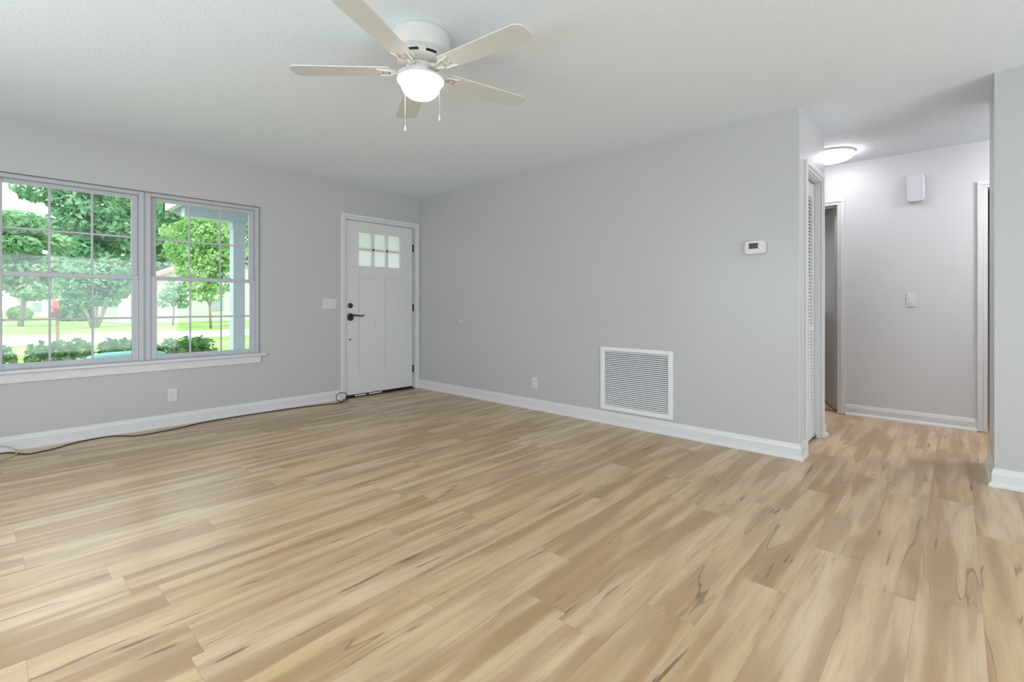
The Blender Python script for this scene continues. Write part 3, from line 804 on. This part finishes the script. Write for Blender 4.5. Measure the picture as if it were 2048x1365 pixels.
o = leaves([(0, 0, .55, .95, .8, .75)], 900, .14); t = thing('round_shrub', 'round yellow green shrub far off in the left window', 'shrub', (-1.3, 62, GZ))
o.build('foliage', M_leaf3, t)
for i, (sx, sy, rx, rz, lb) in enumerate(((1.6, 51, 1.3, 1.2, 'dark shrub between the far houses'), (-5.5, 60, 3.0, 3.0, 'far bushy thicket beyond the left lawn'))):
    t = thing('shrub_thicket', lb, 'shrub', (sx, sy, GZ)); leaves([(0, 0, rz * .8, rx, rx * .7, rz)], 1500, .22).build('foliage', M_leaf2, t)

# hedge bushes right under the windows
hb = [(-4.34, .98, .228, 1.11), (-3.83, 1.00, .228, 1.10), (-3.32, .98, .228, 1.12), (-2.81, 1.00, .228, 1.10), (-2.30, 1.00, .228, 1.09)]
hl_ = ['leftmost clipped hedge bush, mostly out of view', 'clipped hedge bush at the left edge of the left window', 'clipped hedge bush behind the middle of the left window',
       'clipped hedge bush behind the mullion and turquoise form', 'last clipped hedge bush at the right end of the row']
for (x, y, rx, top), lb in zip(hb, hl_):
    t = thing('hedge_bush', lb, 'hedge bush', (x, y, GZ), 0, 'hedge under the front windows')
    L = [(ix * rx * .60, iy * .14, z_ * top + random.uniform(-.02, .02), rx * .42, .17, .17) for ix in (-1, 0, 1) for iy in (-1, 1) for z_ in (.18, .42, .66, .86)]
    leaves(L, 5200, .032).build('foliage', M_hedge, t)
    b = MB()
    for k in range(5):
        a = random.uniform(0, 2 * PI); b.tube([(0, 0, 0), (.08 * math.cos(a), .08 * math.sin(a), .4), (.5 * rx * math.cos(a), .2 * math.sin(a), top - .15)], [.014, .010, .005], 6)
    b.build('stem', M_bark, t)
# rounded turquoise form near the wall, below the windows
b = MB(); b.lathe([(.36, 0), (.37, .03), (.34, .06), (.31, .60), (.30, .98), (.27, 1.03), (.18, 1.05), (0, 1.055)], 36, sx=1.0, sy=.42)
o = b.build('turquoise_form', M_teal); o.location = (-2.93, .33, GZ)
tag(o, 'rounded turquoise form between hedge and left window', 'form')

# mailbox on post by the street
mb = thing('mailbox', 'brown mailbox on wooden post with red ornament', 'mailbox', (-1.95, 18.9, GZ))
b = MB(); b.box(-.05, .05, -.05, .05, 0, 1.05); b.build('post', M_wood, mb, .005)
b = MB(); pr_ = [(-.15, 0), (.15, 0), (.15, .14)] + [(.15 * math.cos(math.radians(a)), .14 + .12 * math.sin(math.radians(a))) for a in range(15, 180, 15)] + [(-.15, .14)]
b.prism(pr_, -.25, .25, mat=Matrix.Translation((-.04, 0, .98)) @ Matrix.Rotation(PI / 2, 4, 'X')); b.build('box', M_mbox, mb)
b = MB(); b.lathe([(0, 0), (.09, .02), (.13, .09), (.12, .17), (.08, .23), (.10, .29), (.07, .36), (0, .38)], 16, (-.06, -.05, 1.24)); b.build('red_ornament', M_red, mb)['label'] = 'red ornament'

# houses across the street
def house(label, x0, x1, y0, y1, hz, peak, wins, roofmat):
    h = thing('house', label, 'house', ((x0 + x1) / 2, (y0 + y1) / 2, GZ)); iv = Matrix.Translation(-Vector(h.location))
    b = MB(); b.box(x0, x1, y0, y1, GZ, hz, mat=iv); b.build('wall', M_siding, h)
    ym = (y0 + y1) / 2; e = .5
    b = MB(); vs = [(x0 - e, y0 - e, hz), (x1 + e, y0 - e, hz), (x1 + e, y1 + e, hz), (x0 - e, y1 + e, hz), (x0 - e, ym, peak), (x1 + e, ym, peak)]
    if (x1 - x0) < (y1 - y0) or roofmat is M_roof:   # gable facing the street
        xm = (x0 + x1) / 2
        vs[4] = (xm, y0 - e, peak); vs[5] = (xm, y1 + e, peak)
        g = MB(); g.add([iv @ Vector(v) for v in [(x0, y0, hz), (x1, y0, hz), (xm, y0, peak - .22), (x0, y0 + .3, hz), (x1, y0 + .3, hz), (xm, y0 + .3, peak - .22)]], [(0, 1, 2), (5, 4, 3), (0, 3, 4, 1), (1, 4, 5, 2), (2, 5, 3, 0)])
        g.build('gable', M_siding, h)
        th_ = .16
        vs += [(v[0], v[1], v[2] - th_) for v in vs]
        fs = [(0, 4, 5, 3), (1, 2, 5, 4), (6, 9, 11, 10), (7, 10, 11, 8), (0, 6, 10, 4), (4, 10, 7, 1), (3, 5, 11, 9), (5, 2, 8, 11), (0, 3, 9, 6), (1, 7, 8, 2)]
    else: fs = [(0, 1, 5, 4), (2, 3, 4, 5), (1, 2, 5), (3, 0, 4), (0, 3, 2, 1)]
    vs = [iv @ Vector(v) for v in vs]; b.add(vs, fs); b.build('roof', roofmat, h)
    for (wx0, wx1, wz0, wz1) in wins:
        b = MB(); b.box(wx0, wx1, y0 - .04, y0, wz0, wz1, mat=iv); b.build('window_pane', M_pane, h)
    return h
house('long white house with reddish gable across the street', 3.2, 18, 42, 50, 2.1, 5.6, [(4.0, 4.5, .4, 1.5), (5.3, 5.7, .4, 1.5), (9.5, 10.4, .5, 1.5)], M_roof)
house('distant white house at the left of the left window', -.9, 2.2, 74, 80, 1.9, 2.9, [(.2, .9, .2, 1.2)], M_siding)
